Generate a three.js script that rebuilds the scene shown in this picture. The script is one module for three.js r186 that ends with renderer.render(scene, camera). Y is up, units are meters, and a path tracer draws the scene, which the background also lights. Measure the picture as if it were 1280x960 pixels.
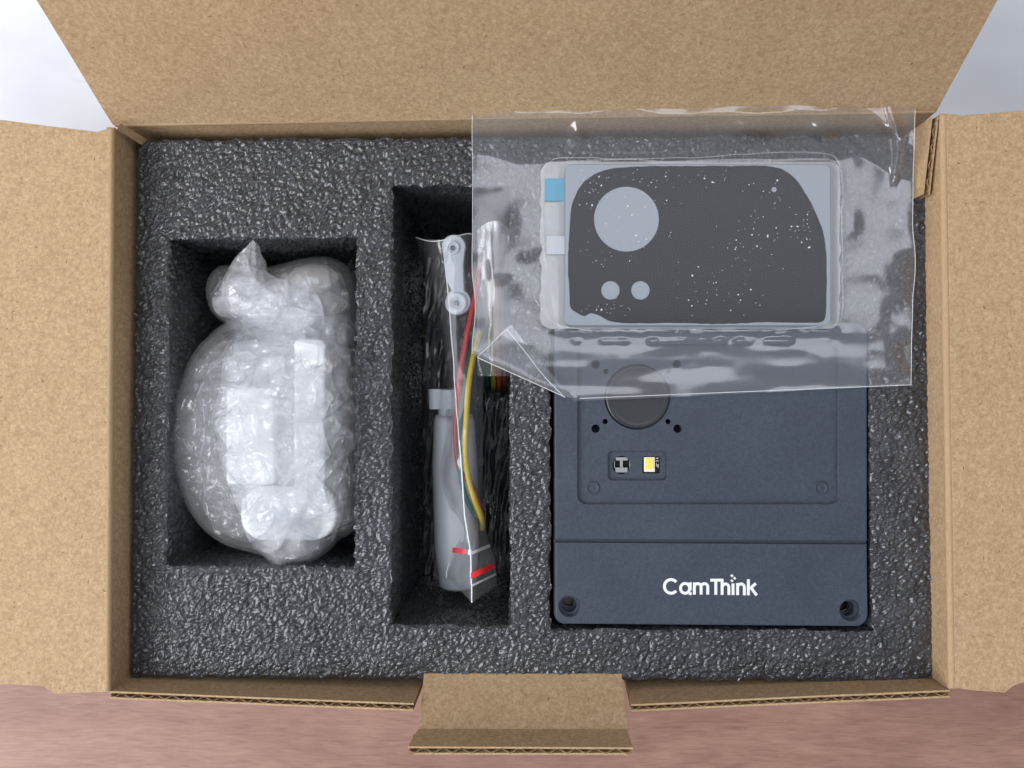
import * as THREE from 'three';
import { mergeGeometries, mergeVertices } from 'three/addons/utils/BufferGeometryUtils.js';
import { RectAreaLightUniformsLib } from 'three/addons/lights/RectAreaLightUniformsLib.js';

// ───────────────────────── camera, light, exposure ─────────────────────────
const U = 0.001;                                   // everything below is measured in millimetres
const W = 1280, H = 960, F = 1004;                 // size of the photograph and its focal length, in pixels
const scene = new THREE.Scene();
const camera = new THREE.PerspectiveCamera(2 * Math.atan(H / 2 / F) * 180 / Math.PI, W / H, 0.01, 20);
const FOAM = 66;                                   // height of the foam's top
const axis = new THREE.Vector3(-0.019, -1, -0.0287).normalize();
const eye = new THREE.Vector3(0, FOAM, 0).addScaledVector(axis, -197);
camera.up.set(0, 0, -1);
camera.position.copy(eye).multiplyScalar(U);
camera.lookAt(new THREE.Vector3(0, FOAM * U, 0));
camera.focus = 0.197; camera.userData.fStop = 30;
camera.updateMatrixWorld(true);
const renderer = new THREE.WebGLRenderer({ antialias: true });
renderer.setSize(1024, 768);
renderer.toneMapping = THREE.LinearToneMapping;
renderer.toneMappingExposure = 1.23;
renderer.shadowMap.enabled = true;
scene.background = new THREE.Color().setRGB(0.30, 0.32, 0.35);   // the pale room round the table

RectAreaLightUniformsLib.init();
const LIGHTS = [];
function areaLight(name, label, [x, y, z], [tx, ty, tz], w, h, rgb, radiance) {
  const g = new THREE.Group(); g.name = name; g.position.set(x, y, z); g.lookAt(tx, ty, tz);
  g.userData = { label, category: 'lamp' };
  const back = new THREE.Mesh(new THREE.BoxGeometry(w + 0.04, h + 0.04, 0.02), new THREE.MeshStandardMaterial({ color: 0xd8d8d8, roughness: 0.6 }));
  back.name = 'lamp_housing'; back.position.z = -0.02; back.castShadow = back.receiveShadow = true;
  const glow = new THREE.Mesh(new THREE.BoxGeometry(w, h, 0.006), new THREE.MeshStandardMaterial({ color: 0xffffff, emissive: new THREE.Color().setRGB(...rgb), emissiveIntensity: radiance * 0.2 }));
  glow.name = 'light_panel'; glow.position.z = -0.005;
  const l = new THREE.RectAreaLight(new THREE.Color().setRGB(...rgb), radiance, w, h);
  l.name = name + '_source'; l.position.set(x, y, z); l.lookAt(tx, ty, tz);
  g.add(back, glow); scene.add(g, l); LIGHTS.push(l);
}
areaLight('window_light', 'tall bright panel of cool daylight beyond the left flap', [-0.62, 0.63, 0.20], [0, 0.07, 0], 0.6, 0.6, [0.98, 0.99, 1.04], 5.1);
areaLight('ceiling_light', 'wide pale ceiling panel above the opened carton', [0.34, 1.5, -0.46], [0.34, 0, -0.46], 1.0, 0.66, [0.94, 0.98, 1.06], 1.8);

// ───────────────────────── helpers ─────────────────────────
const R = (d) => d * Math.PI / 180, clamp = (x, a = 0, b = 1) => Math.min(b, Math.max(a, x)), mix = (a, b, t) => a + (b - a) * t;
const smooth = (a, b, x) => { const t = clamp((x - a) / (b - a)); return t * t * (3 - 2 * t); };
let seed = 7; const rnd = () => { seed = (seed * 1664525 + 1013904223) >>> 0; return seed / 4294967296; };
const V = (x, y, z) => new THREE.Vector3(x, y, z);
const AX = new THREE.Vector3(), AY = new THREE.Vector3(), AZ = new THREE.Vector3();
camera.matrixWorld.extractBasis(AX, AY, AZ);
/** The point at height h that the photograph shows at pixel (px, py). */
function at(px, py, h) {
  const d = V(0, 0, 0).addScaledVector(AX, (px - W / 2) / F).addScaledVector(AY, -(py - H / 2) / F).addScaledVector(AZ, -1);
  return eye.clone().addScaledVector(d, (h - eye.y) / d.y);
}
const hash = (x, y, z, s = 0) => { let h = (x * 374761393 + y * 668265263 + z * 1274126177 + s * 1442695041) | 0; h = Math.imul(h ^ (h >>> 13), 1274126177); h ^= h >>> 16; return (h >>> 0) / 4294967296; };
const q5 = (t) => t * t * t * (t * (t * 6 - 15) + 10);
function noise(x, y, z = 0, s = 0, per = 0) {      // value noise, -1..1, tileable with period per
  const X = Math.floor(x), Y = Math.floor(y), Z = Math.floor(z), u = q5(x - X), v = q5(y - Y), w = q5(z - Z);
  const m = per ? (a) => ((a % per) + per) % per : (a) => a;
  const c = (i, j, k) => hash(m(X + i), m(Y + j), Z + k, s);
  return 2 * mix(mix(mix(c(0, 0, 0), c(1, 0, 0), u), mix(c(0, 1, 0), c(1, 1, 0), u), v), mix(mix(c(0, 0, 1), c(1, 0, 1), u), mix(c(0, 1, 1), c(1, 1, 1), u), v), w) - 1;
}
const fbm = (x, y, z = 0, o = 4, s = 0, per = 0) => { let a = 0.5, t = 0; for (let i = 0; i < o; i++) { t += a * noise(x, y, z, s + i, per); x *= 2; y *= 2; z *= 2; per *= 2; a *= 0.5; } return t; };
function worley(x, y, z, s = 0, per = 0, flat = false) {        // [F1, F2]
  const X = Math.floor(x), Y = Math.floor(y), Z = Math.floor(z); let a = 9, b = 9;
  const m = per ? (n) => ((n % per) + per) % per : (n) => n;
  for (let i = -1; i < 2; i++) for (let j = -1; j < 2; j++) for (let k = flat ? 0 : -1; k < (flat ? 1 : 2); k++) {
    const p = m(X + i), q = m(Y + j), r = Z + k;
    const dx = X + i + hash(p, q, r, s) - x, dy = Y + j + hash(p, q, r, s + 1) - y, dz = flat ? 0 : Z + k + hash(p, q, r, s + 2) - z, d = dx * dx + dy * dy + dz * dz;
    if (d < a) { b = a; a = d; } else if (d < b) b = d;
  }
  return [Math.sqrt(a), Math.sqrt(b)];
}
function tex(n, fn, srgb = false) {
  const d = new Uint8Array(n * n * 4);
  for (let j = 0; j < n; j++) for (let i = 0; i < n; i++) {
    const c = fn(i / n, j / n, i, j), k = (j * n + i) * 4;
    for (let q = 0; q < 3; q++) d[k + q] = clamp(typeof c === 'number' ? c : c[q]) * 255;
    d[k + 3] = 255;
  }
  const t = new THREE.DataTexture(d, n, n, THREE.RGBAFormat);
  t.wrapS = t.wrapT = THREE.RepeatWrapping; t.magFilter = THREE.LinearFilter; t.minFilter = THREE.LinearMipmapLinearFilter; t.generateMipmaps = true;
  if (srgb) t.colorSpace = THREE.SRGBColorSpace;
  t.needsUpdate = true; return t;
}
const used = {};
function numbered(n) { used[n] = (used[n] ?? -1) + 1; return used[n] ? n + '_' + String(used[n]).padStart(3, '0') : n; }
function thing(name, label, category, base = V(0, 0, 0), group) {
  const g = new THREE.Group(); g.name = numbered(name); g.position.copy(base).multiplyScalar(U); g.userData = { label, category };
  if (group) g.userData.group = group;
  scene.add(g); return g;
}
/** One named mesh out of geometries given in scene millimetres. */
function part(name, geos, mat, parent, extra) {
  geos = [].concat(geos).map((g) => g.index ? g.toNonIndexed() : g);
  for (const g of geos) { for (const k of Object.keys(g.attributes)) if (!['position', 'normal', 'uv'].includes(k)) g.deleteAttribute(k); if (!g.attributes.normal) g.computeVertexNormals(); if (!g.attributes.uv) boxUV(g); }
  let g = geos.length > 1 ? mergeGeometries(geos) : geos[0];
  g = mergeVertices(g, 1e-5);
  const o = V(0, 0, 0); for (let p = parent; p && p !== scene; p = p.parent) o.add(p.position);
  g.scale(U, U, U); g.translate(-o.x, -o.y, -o.z);
  const m = new THREE.Mesh(g, mat); m.name = parent ? name : numbered(name); m.castShadow = m.receiveShadow = true;
  if (extra) Object.assign(m.userData, extra);
  (parent ?? scene).add(m); return m;
}
/** uv in decimetres, laid on each face along the axis it faces. */
function boxUV(g) {
  const p = g.attributes.position, n = g.attributes.normal, uv = new Float32Array(p.count * 2);
  for (let i = 0; i < p.count; i++) {
    const a = Math.abs(n.getX(i)), b = Math.abs(n.getY(i)), c = Math.abs(n.getZ(i));
    const [s, t] = b >= a && b >= c ? [p.getX(i), p.getZ(i)] : a >= c ? [p.getZ(i), p.getY(i)] : [p.getX(i), p.getY(i)];
    uv[2 * i] = s / 100; uv[2 * i + 1] = t / 100;
  }
  g.setAttribute('uv', new THREE.BufferAttribute(uv, 2)); return g;
}
/** A grid of points f(i/nu, j/nv) as a smooth surface; skip(i, j) leaves a cell out. */
function surface(nu, nv, f, { skip, wrap, uvs } = {}) {
  const pos = [], uv = [], idx = [];
  for (let j = 0; j <= nv; j++) for (let i = 0; i <= nu; i++) { const p = f(i / nu, j / nv, i, j); pos.push(p.x, p.y, p.z); const q = uvs ? uvs(i / nu, j / nv, p) : [p.x / 100, p.z / 100]; uv.push(q[0], q[1]); }
  for (let j = 0; j < nv; j++) for (let i = 0; i < nu; i++) { if (skip && skip(i, j)) continue; const a = j * (nu + 1) + i, b = a + 1, c = a + nu + 1, d = c + 1; idx.push(a, c, b, b, c, d); }
  let g = new THREE.BufferGeometry(); g.setAttribute('position', new THREE.Float32BufferAttribute(pos, 3)); g.setAttribute('uv', new THREE.Float32BufferAttribute(uv, 2)); g.setIndex(idx);
  if (wrap) { g.deleteAttribute('uv'); g = mergeVertices(g, 1e-4); g.computeVertexNormals(); return boxUV(g); }
  g.computeVertexNormals(); return g;
}
/** A board with its good face on corners a b c d (a-b the foot), t thick, slightly uneven. */
function board(a, b, c, d, t, { nu = 24, nv = 12, warp = 0.25, s = 1 } = {}) {
  const n = V(0, 0, 0).crossVectors(b.clone().sub(a), d.clone().sub(a)).normalize(), lu = a.distanceTo(b), lv = a.distanceTo(d);
  const P = (u, v, k) => a.clone().lerp(b, u).lerp(d.clone().lerp(c, u), v).addScaledVector(n, warp * Math.sin(Math.PI * clamp(v * 8) / 2) * fbm(u * lu / 30, v * lv / 30, s, 2, s) - k * t);
  const uvs = (u, v) => [u * lu / 100 + s * 0.37, v * lv / 100 + s * 0.61];
  const flip = (g) => { const i = g.index.array; for (let k = 0; k < i.length; k += 3) [i[k], i[k + 1]] = [i[k + 1], i[k]]; g.computeVertexNormals(); return g; };
  const side = (f, len) => surface(nu, 1, f, { uvs: (u, v) => [u * len / 100, v * t / 100] });
  return [flip(surface(nu, nv, (u, v) => P(u, v, 0), { uvs })), surface(nu, nv, (u, v) => P(u, v, 1), { uvs }),
    side((u, v) => P(u, 0, v), lu), side((u, v) => P(1 - u, 1, v), lu), side((u, v) => P(0, 1 - u, v), lv), side((u, v) => P(1, u, v), lv)];
}
const tube = (pts, r, seg = 60, sides = 8) => new THREE.TubeGeometry(new THREE.CatmullRomCurve3(pts), seg, r, sides, false);
/** Corner points of a flat outline (scene x, z) raised to a plate whose top is at y. */
function plate(pts, holes, y, t, bevel = 0) {
  const P = (l) => l.map((p) => new THREE.Vector2(p.x, -p.z));
  const s = new THREE.Shape(P(pts)); for (const h of holes) s.holes.push(new THREE.Path(P(h)));
  const g = new THREE.ExtrudeGeometry(s, { depth: t - 2 * bevel, bevelEnabled: bevel > 0, bevelThickness: bevel, bevelSize: bevel, bevelOffset: -bevel, bevelSegments: 3 });
  g.rotateX(-Math.PI / 2); g.translate(0, y - t + bevel, 0); g.deleteAttribute('uv'); return boxUV(g);
}
const rrect = (x0, y0, x1, y1, r, n = 8) => { const o = []; for (const [cx, cy, a] of [[x1 - r, y1 - r, 0], [x0 + r, y1 - r, 90], [x0 + r, y0 + r, 180], [x1 - r, y0 + r, 270]]) for (let i = 0; i <= n; i++) o.push([cx + r * Math.cos(R(a + 90 * i / n)), cy + r * Math.sin(R(a + 90 * i / n))]); return o; };
const ring = (cx, cy, r, n = 40) => Array.from({ length: n }, (_, i) => [cx + r * Math.cos(2 * Math.PI * i / n), cy + r * Math.sin(2 * Math.PI * i / n)]);
const onto = (pts, h) => pts.map(([x, y]) => at(x, y, h));
const mmPerPx = (h) => (eye.y - h) / F;
const line = (pts) => { const c = new THREE.CatmullRomCurve3(pts.map(([x, y, h]) => V(x, y, h ?? 0)), false, 'catmullrom', 0.5); return (t) => c.getPoint(clamp(t)); };

// ───────────────────────── materials ─────────────────────────
function kraft() {
  const n = 1024, a = new Float32Array(n * n);
  for (let j = 0; j < n; j++) for (let i = 0; i < n; i++) { const u = i / n, v = j / n; a[j * n + i] = 0.02 * fbm(u * 44, v * 44, 0, 3, 3, 44) + 0.02 * fbm(u * 8, v * 8, 0, 2, 9, 8) + 0.05 * (hash(i, j, 1) - 0.5) + 0.07 * noise(u * 240, v * 240, 0, 5, 240) + 0.04 * noise(u * 130, v * 130, 0, 6, 130); }
  const stroke = (len, k, wide) => { let x = rnd() * n, y = rnd() * n, d = rnd() * 6.28; const bend = (rnd() - 0.5) * 0.25; for (let s = 0; s < len; s++) { for (let w = 0; w < wide; w++) { const q = (((y | 0) + w + n) % n) * n + (((x | 0) + n) % n); a[q] += k; } x += Math.cos(d); y += Math.sin(d); d += bend; } };
  for (let k = 0; k < 5200; k++) stroke(4 + rnd() * 12, -0.05 - 0.09 * rnd(), 1);
  for (let k = 0; k < 520; k++) stroke(2 + rnd() * 7, -0.16 - 0.22 * rnd(), 1 + (rnd() * 2 | 0));
  for (let k = 0; k < 5200; k++) stroke(3 + rnd() * 9, 0.05 + 0.07 * rnd(), 1);
  const col = tex(n, (u, v, i, j) => { const k = a[j * n + i]; return [0.700 + k * 0.60, 0.588 + k * 0.62, 0.447 + k * 0.60]; }, true);
  return [col, tex(n, (u, v, i, j) => 0.5 + 0.5 * a[j * n + i] + 0.10 * noise(u * 60, v * 60, 0, 8, 60))];
}
const [kraftMap, kraftBump] = kraft();
const card = new THREE.MeshStandardMaterial({ map: kraftMap, bumpMap: kraftBump, bumpScale: 0.00012, roughness: 0.86, side: THREE.DoubleSide });
const cardEdge = new THREE.MeshStandardMaterial({ map: kraftMap, color: 0xf4ece2, roughness: 0.92, side: THREE.DoubleSide });

const pores = new Float32Array(1024 * 1024);
for (let k = 0; k < 5200; k++) { let x = rnd() * 1024, y = rnd() * 1024; const n = 4 + rnd() * 22, a = -0.03 - 0.09 * rnd() * rnd(), b = (rnd() - 0.5) * 0.12; for (let i = 0; i < n; i++) { pores[((y | 0) & 1023) * 1024 + ((x | 0) & 1023)] += a; x++; y += b; } }
const woodMap = tex(1024, (u, v, i, j) => {
  u *= 2.5; const w = fbm(u * 3, v * 6, 0, 3, 21, 0) * 0.6, g = fbm(u * 16, v * 70 + w * 6, 0, 4, 31, 0), f = noise(u * 40, v * 300 + w * 10, 0, 41, 0), bl = fbm(u * 5, v * 8, 0, 3, 51, 0), r = Math.sin((v * 9 + w * 2.2) * 6.28);
  const d = Math.pow(clamp(noise(u * 26, v * 190 + w * 12, 0, 43)), 3), k = 0.055 * g + 0.035 * f + 0.07 * bl + 0.015 * r - 0.07 * d + pores[j * 1024 + i] + 0.03 * (hash(i >> 2, j, 6) - 0.5);
  return [0.605 + k * 0.70, 0.462 + k * 0.66, 0.398 + k * 0.60];
}, true);
woodMap.repeat.set(0.25, 0.8); woodMap.offset.set(0.5, 0.3);
const wood = new THREE.MeshStandardMaterial({ map: woodMap, roughness: 0.55 });
const marbleMap = tex(1024, (u, v) => {
  const w = fbm(u * 4, v * 4, 0, 4, 61, 4), vein = Math.pow(1 - Math.abs(noise(u * 5 + w * 1.2, v * 9 + w * 1.5, 0, 71, 0)), 9), bl = fbm(u * 3, v * 6, 0, 4, 81, 3);
  const k = 0.07 * bl - 0.15 * vein * smooth(-0.1, 0.5, bl);
  return [0.905 + k, 0.910 + k, 0.925 + k * 0.95];
}, true);
marbleMap.repeat.set(0.6, 0.6);
const marble = new THREE.MeshStandardMaterial({ map: marbleMap, roughness: 0.45 });

const foamBump = tex(1024, (u, v) => {
  const wx = 0.5 * noise(u * 40, v * 40, 0, 3, 40), wy = 0.5 * noise(u * 40, v * 40, 0, 4, 40);
  const [a, b] = worley(u * 52 + wx, v * 52 + wy, 0, 5, 52, true), [c, d] = worley(u * 110 + wx * 2, v * 110 + wy * 2, 0, 15, 110, true);
  const curl = 1 - Math.abs(noise(u * 90 + wx * 3, v * 90 + wy * 3, 0, 25, 90));
  return 0.42 * clamp((b - a) * 1.3) + 0.25 * clamp((d - c) * 1.3) + 0.33 * curl * curl;
});
foamBump.repeat.set(3.2, 3.2);
const foamMap = tex(512, (u, v) => { const k = 0.5 * fbm(u * 20, v * 20, 0, 4, 91, 20); return [0.214 + 0.15 * k, 0.222 + 0.15 * k, 0.242 + 0.15 * k]; }, true);
const foamMat = new THREE.MeshPhysicalMaterial({ map: foamMap, bumpMap: foamBump, bumpScale: 0.0005, roughness: 0.55, ior: 1.5, clearcoat: 1, clearcoatRoughness: 0.06, side: THREE.DoubleSide });

const grain = tex(512, (u, v, i, j) => 0.5 + 0.35 * noise(u * 150, v * 150, 0, 2, 150) + 0.25 * (hash(i, j, 5) - 0.5));
const bodyMap = tex(1024, (u, v, i, j) => {
  const k = 0.020 * fbm(u * 6, v * 6, 0, 4, 12, 6) + 0.022 * noise(u * 200, v * 200, 0, 13, 200) + (hash(i, j, 9) > 0.994 ? 0.05 : 0) * hash(j, i, 8);
  return [0.222 + k, 0.253 + k, 0.302 + k];
}, true);
bodyMap.repeat.set(1.4, 1.4); 
const bodyMat = new THREE.MeshStandardMaterial({ map: bodyMap, bumpMap: grain, bumpScale: 0.00004, roughness: 0.5 });
const bodyDark = new THREE.MeshStandardMaterial({ color: new THREE.Color().setRGB(0.006, 0.006, 0.007), roughness: 0.8 });
const lensMat = new THREE.MeshStandardMaterial({ color: new THREE.Color().setRGB(0.018, 0.020, 0.023), roughness: 0.34, bumpMap: grain, bumpScale: 0.00001 });
const printMat = new THREE.MeshStandardMaterial({ color: new THREE.Color().setRGB(0.82, 0.84, 0.88), roughness: 0.5 });
const steel = new THREE.MeshStandardMaterial({ color: 0xc8c8c4, metalness: 1, roughness: 0.28 });
const darkSteel = new THREE.MeshStandardMaterial({ color: 0x5a5850, metalness: 1, roughness: 0.35 });
const film = (ior, rough, white = 0, color = [0.985, 0.99, 1]) => new THREE.MeshPhysicalMaterial({ color: new THREE.Color().setRGB(...color), roughness: rough, transmission: 1 - white, thickness: 0, ior, side: THREE.DoubleSide });
const filmFront = film(1.26, 0.16), filmBack = film(1.84, 0.16, 0.04), bagFilm = film(1.62, 0.14, 0.03), liner = film(1.8, 0.3, 0.18), seamMat = film(1.8, 0.35, 0.5), creaseMat = film(1.7, 0.2, 0.15);
const plastic = (r, g, b, rough = 0.42) => new THREE.MeshPhysicalMaterial({ color: new THREE.Color().setRGB(r, g, b), roughness: rough });

// ───────────────────────── the setting ─────────────────────────
{
  const sheet = (x0, x1, z0, z1, y) => surface(4, 4, (u, v) => V(mix(x0, x1, u), y, mix(z0, z1, v)));
  part('wood_tabletop', sheet(-2000, 2000, 12, 1500, 0), wood, null, { kind: 'structure', label: 'reddish brown wood grain tabletop in front of the carton' });
  part('marble_tabletop', sheet(-2000, 2000, -2000, 12, 0), marble, null, { kind: 'structure', label: 'white marble patterned surface behind the carton' });
}

// ───────────────────────── carton ─────────────────────────
const RIM = 75, T = 1.8;
const carton = thing('cardboard_carton', 'open brown corrugated cardboard carton holding the dark foam and its contents', 'box', V(4, 0, 5));
{
  const rl0 = at(141, 158, RIM), rl1 = at(136, 866, RIM), rr0 = at(1177, 141, RIM), rr1 = at(1188, 862, RIM), rb0 = at(141, 156, 70.5), rb1 = at(1171, 139, 71);
  const dn = (p) => p.clone().add(V(0, -0.5, 0)), down = (p, x, z, y = 2) => V(x, y, z);
  // walls: good face inside
  part('wall', board(down(0, -94.9, 73.5), down(0, -94.8, -62), dn(rl0), dn(rl1), T, { s: 2 }), card, carton);
  part('wall', board(down(0, 103.6, -62), down(0, 103.8, 73.5), dn(rr1), dn(rr0), T, { s: 3 }), card, carton);
  part('wall', board(down(0, -95, -62.2), down(0, 104, -62.6), rb1, rb0, T, { s: 4 }), card, carton);
  part('base_panel', board(V(-96, 2, -64), V(-96, 2, 76), V(105, 2, 76), V(105, 2, -64), T, { s: 5, warp: 0.05 }), card, carton);
  // lid: rises and leans back beyond the frame
  const l1 = at(45, 0, 102), r1 = at(1246, 0, 102.5), far = 3.1;
  const lidL = rb0.clone().lerp(l1, far), lidR = rb1.clone().lerp(r1, far);
  const lid = part('lid', [...board(rb0.clone(), rb1.clone(), lidR, lidL, T, { nu: 60, nv: 50, warp: 0.5, s: 6 }), tube([rb0.clone().add(V(0.4, -0.6, -0.6)), rb0.clone().lerp(rb1, 0.5).add(V(0, -0.6, -0.8)), rb1.clone().add(V(-0.4, -0.6, -0.6))], 0.95, 60, 10)], card, carton);
  // side flaps, folded out
  const flap = (h0, h1, pts, s, up) => {          // outline from the fold outwards, as a plate bent up a little
    const g = plate(pts.map(([x, y]) => at(x, y, RIM)), [], RIM, T, 0.15), p = g.attributes.position, hx = h0.x;
    const q = g.toNonIndexed(), v = []; // cut finely enough to bend
    void q; void v;
    for (let i = 0; i < p.count; i++) p.setY(i, p.getY(i) + Math.abs(p.getX(i) - hx) * up);
    g.computeVertexNormals(); boxUV(g);
    const o = V(Math.sign(hx) * 0.7, -0.85, 0); return [g, tube([h0.clone().lerp(h1, 0.004).add(o), h0.clone().lerp(h1, 0.5).add(o), h1.clone().lerp(h0, 0.002).add(o)], 0.9, 8, 14)];
  };
  part('side_flap', flap(rl0, rl1, [[137, 160], [122, 165], [60, 158], [-40, 146], [-420, 100], [-420, 900], [-40, 858], [12, 854], [55, 857], [71, 867], [132, 865]], 7, 0.035), card, carton);
  part('side_flap', flap(rr0, rr1, [[1183, 144], [1192, 142], [1202, 144], [1240, 141], [1330, 134], [1700, 100], [1700, 880], [1330, 842], [1280, 853], [1268, 857], [1256, 866], [1215, 863], [1194, 860]], 8, 0.0), card, carton);
  // front wall in two pieces with their cut corrugated edges upward
  const fluted = (a, b, foot0, foot1, s, name = 'front_wall') => {
    const n = V(0, 0, 0).crossVectors(b.clone().sub(a), foot0.clone().sub(a)).normalize(); if (n.z < 0) n.negate();
    const o = (p, k) => p.clone().addScaledVector(n, k);
    const bow = 0;
    const m = part(name, [...board(foot1, foot0, a, b, 0.42, { s, warp: 0.12, nu: 40 }), ...board(o(foot1, T - 0.42), o(foot0, T - 0.42), o(a, T - 0.42), o(b, T - 0.42), 0.42, { s: s + 1, warp: 0.12, nu: 40 })], card, carton);
    part('fluting', wave(a, b, foot0.clone().sub(a).normalize(), n, s), cardEdge, m);
    return m;
  };
  function wave(a, b, dv, n, s, period = 3.9) {   // the wavy middle layer of the board
    const L = a.distanceTo(b), N = Math.round(L / period * 10), e = b.clone().sub(a).normalize();
    return [surface(N, 5, (u, v) => {
      const l = u * L + 0.25 * noise(u * L / 4, s, 0, 4), k = 0.5 + 0.5 * Math.sin(2 * Math.PI * l / period) * (0.92 + 0.08 * noise(u * L / 3, s, 1)), th = 0.17, side = [[-1, 1], [-1, 0], [1, 0], [1, 1], [-1, 1], [-1, 0]][Math.round(v * 5)];
      return a.clone().addScaledVector(e, u * L).addScaledVector(n, 0.46 + (T - 0.92) * k + side[0] * th).addScaledVector(dv, side[1] ? 7 : 0.08 + 0.12 * noise(u * L, s, 2));
    }, { uvs: (u, v) => [u * L / 100, v * 0.05] })];
  }
  const corner = 72.6;
  fluted(at(138, 864, RIM - 0.5), at(517, 879, RIM - 0.5), V(-95.5, 2, corner), V(-22, 2, corner), 11);
  fluted(at(789, 880, RIM - 0.5), at(1187, 862, RIM - 0.5), V(30, 2, corner), V(104.2, 2, corner), 13);
  // tucking tab between them, folded outwards, with a creased lip
  {
    const a0 = at(530, 842, 66), b0 = at(777, 842, 66), a1 = at(523, 911, 77), b1 = at(784, 911, 77), a2 = at(510, 933, 85), b2 = at(791, 934, 85);
    const tab = part('closing_tab', [...board(b0.clone().add(V(0, -20, -4)), a0.clone().add(V(0, -20, -4)), a0, b0, T, { s: 15 }), ...board(b0, a0, a1, b1, T, { s: 16, warp: 0.2 })], card, carton);
    const n2 = V(0, 0.08, 1).normalize(), o = (p, k, e = 0) => p.clone().addScaledVector(n2, k).add(V(e, 0, 0));
    const lip = part('tab_lip', [...board(o(b1, 0.02), o(a1, 0.02), a2, b2, 0.42, { s: 17, warp: 0.15, nu: 30 }), ...board(o(b1, T - 0.42), o(a1, T - 0.42), o(a2, T - 0.42, 1.2).add(V(0, -0.3, 0)), o(b2, T - 0.42, -1.2).add(V(0, -0.3, 0)), 0.42, { s: 18, warp: 0.15, nu: 30 })], card, tab);
    lip.userData.label = 'bent lip showing its corrugated cut edge';
    part('fluting', wave(o(a2, 0, 0.3), o(b2, 0, -0.3), a1.clone().sub(a2).setX(0).normalize(), n2, 19, 4.2), cardEdge, tab);
  }
  // dust flaps folded in at the two back corners, their cut edge upward
  {
    const a = at(1166, 146, RIM - 0.6), b = at(1155, 243, RIM - 4.5), fa = V(a.x - 0.4, 30, a.z), fb = V(b.x - 0.4, 30, b.z - 1.5);
    const n = V(-1, 0, -0.1).normalize().negate(), o = (p, k) => p.clone().addScaledVector(n, k);
    const d = part('dust_flap', [...board(fb, fa, a, b, 0.32, { s: 21, warp: 0.1 }), ...board(o(fb, T - 0.42), o(fa, T - 0.42), o(a, T - 0.42), o(b, T - 0.42), 0.32, { s: 22, warp: 0.1 })], card, carton);
    part('fluting', wave(a, b, V(0, -1, 0), n, 23), cardEdge, d);
    const c = at(146, 162, RIM - 0.5), e = at(176, 180, FOAM + 1);
    part('dust_flap', board(V(c.x + 0.5, 40, c.z), V(e.x, 40, e.z), e, c, T, { s: 24, warp: 0.1 }), card, carton);
  }
}

// ───────────────────────── foam ─────────────────────────
function foamShift(x, y, z) {                      // how the beady surface departs from a plane, mm
  const wx = x + 0.7 * noise(x / 1.9, y / 1.9, z / 1.9, 1), wy = y + 0.7 * noise(x / 1.9, y / 1.9, z / 1.9, 2), wz = z + 0.7 * noise(x / 1.9, y / 1.9, z / 1.9, 3);
  const [a, b] = worley(wx / 1.2, wy / 1.2, wz / 1.2, 4);
  return 0.58 * (0.5 - a * a) + 0.60 * Math.min(0.36, b - a) + 0.24 * noise(x / 0.7, y / 0.7, z / 0.7, 5) + 0.3 * noise(x / 7, y / 7, z / 7, 6) - 0.3;
}
const foam = thing('foam_insert', 'dark grey bead foam insert with three cut pockets filling the carton', 'foam insert', V(4, 2, 5));
const FX0 = -93.6, FX1 = 102.7, FZ0 = -61.0, FZ1 = 71.6;
const pocket = (x0, y0, x1, y1, d) => { const p = at(x0, y0, FOAM), q = at(x1, y1, FOAM); return { x0: p.x, z0: p.z, x1: q.x, z1: q.z, d }; };
const POCKETS = [pocket(212, 298, 443, 709, 46), pocket(491, 232, 638, 783, 59), pocket(687, 398, 1091, 789, 40)];
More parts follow.
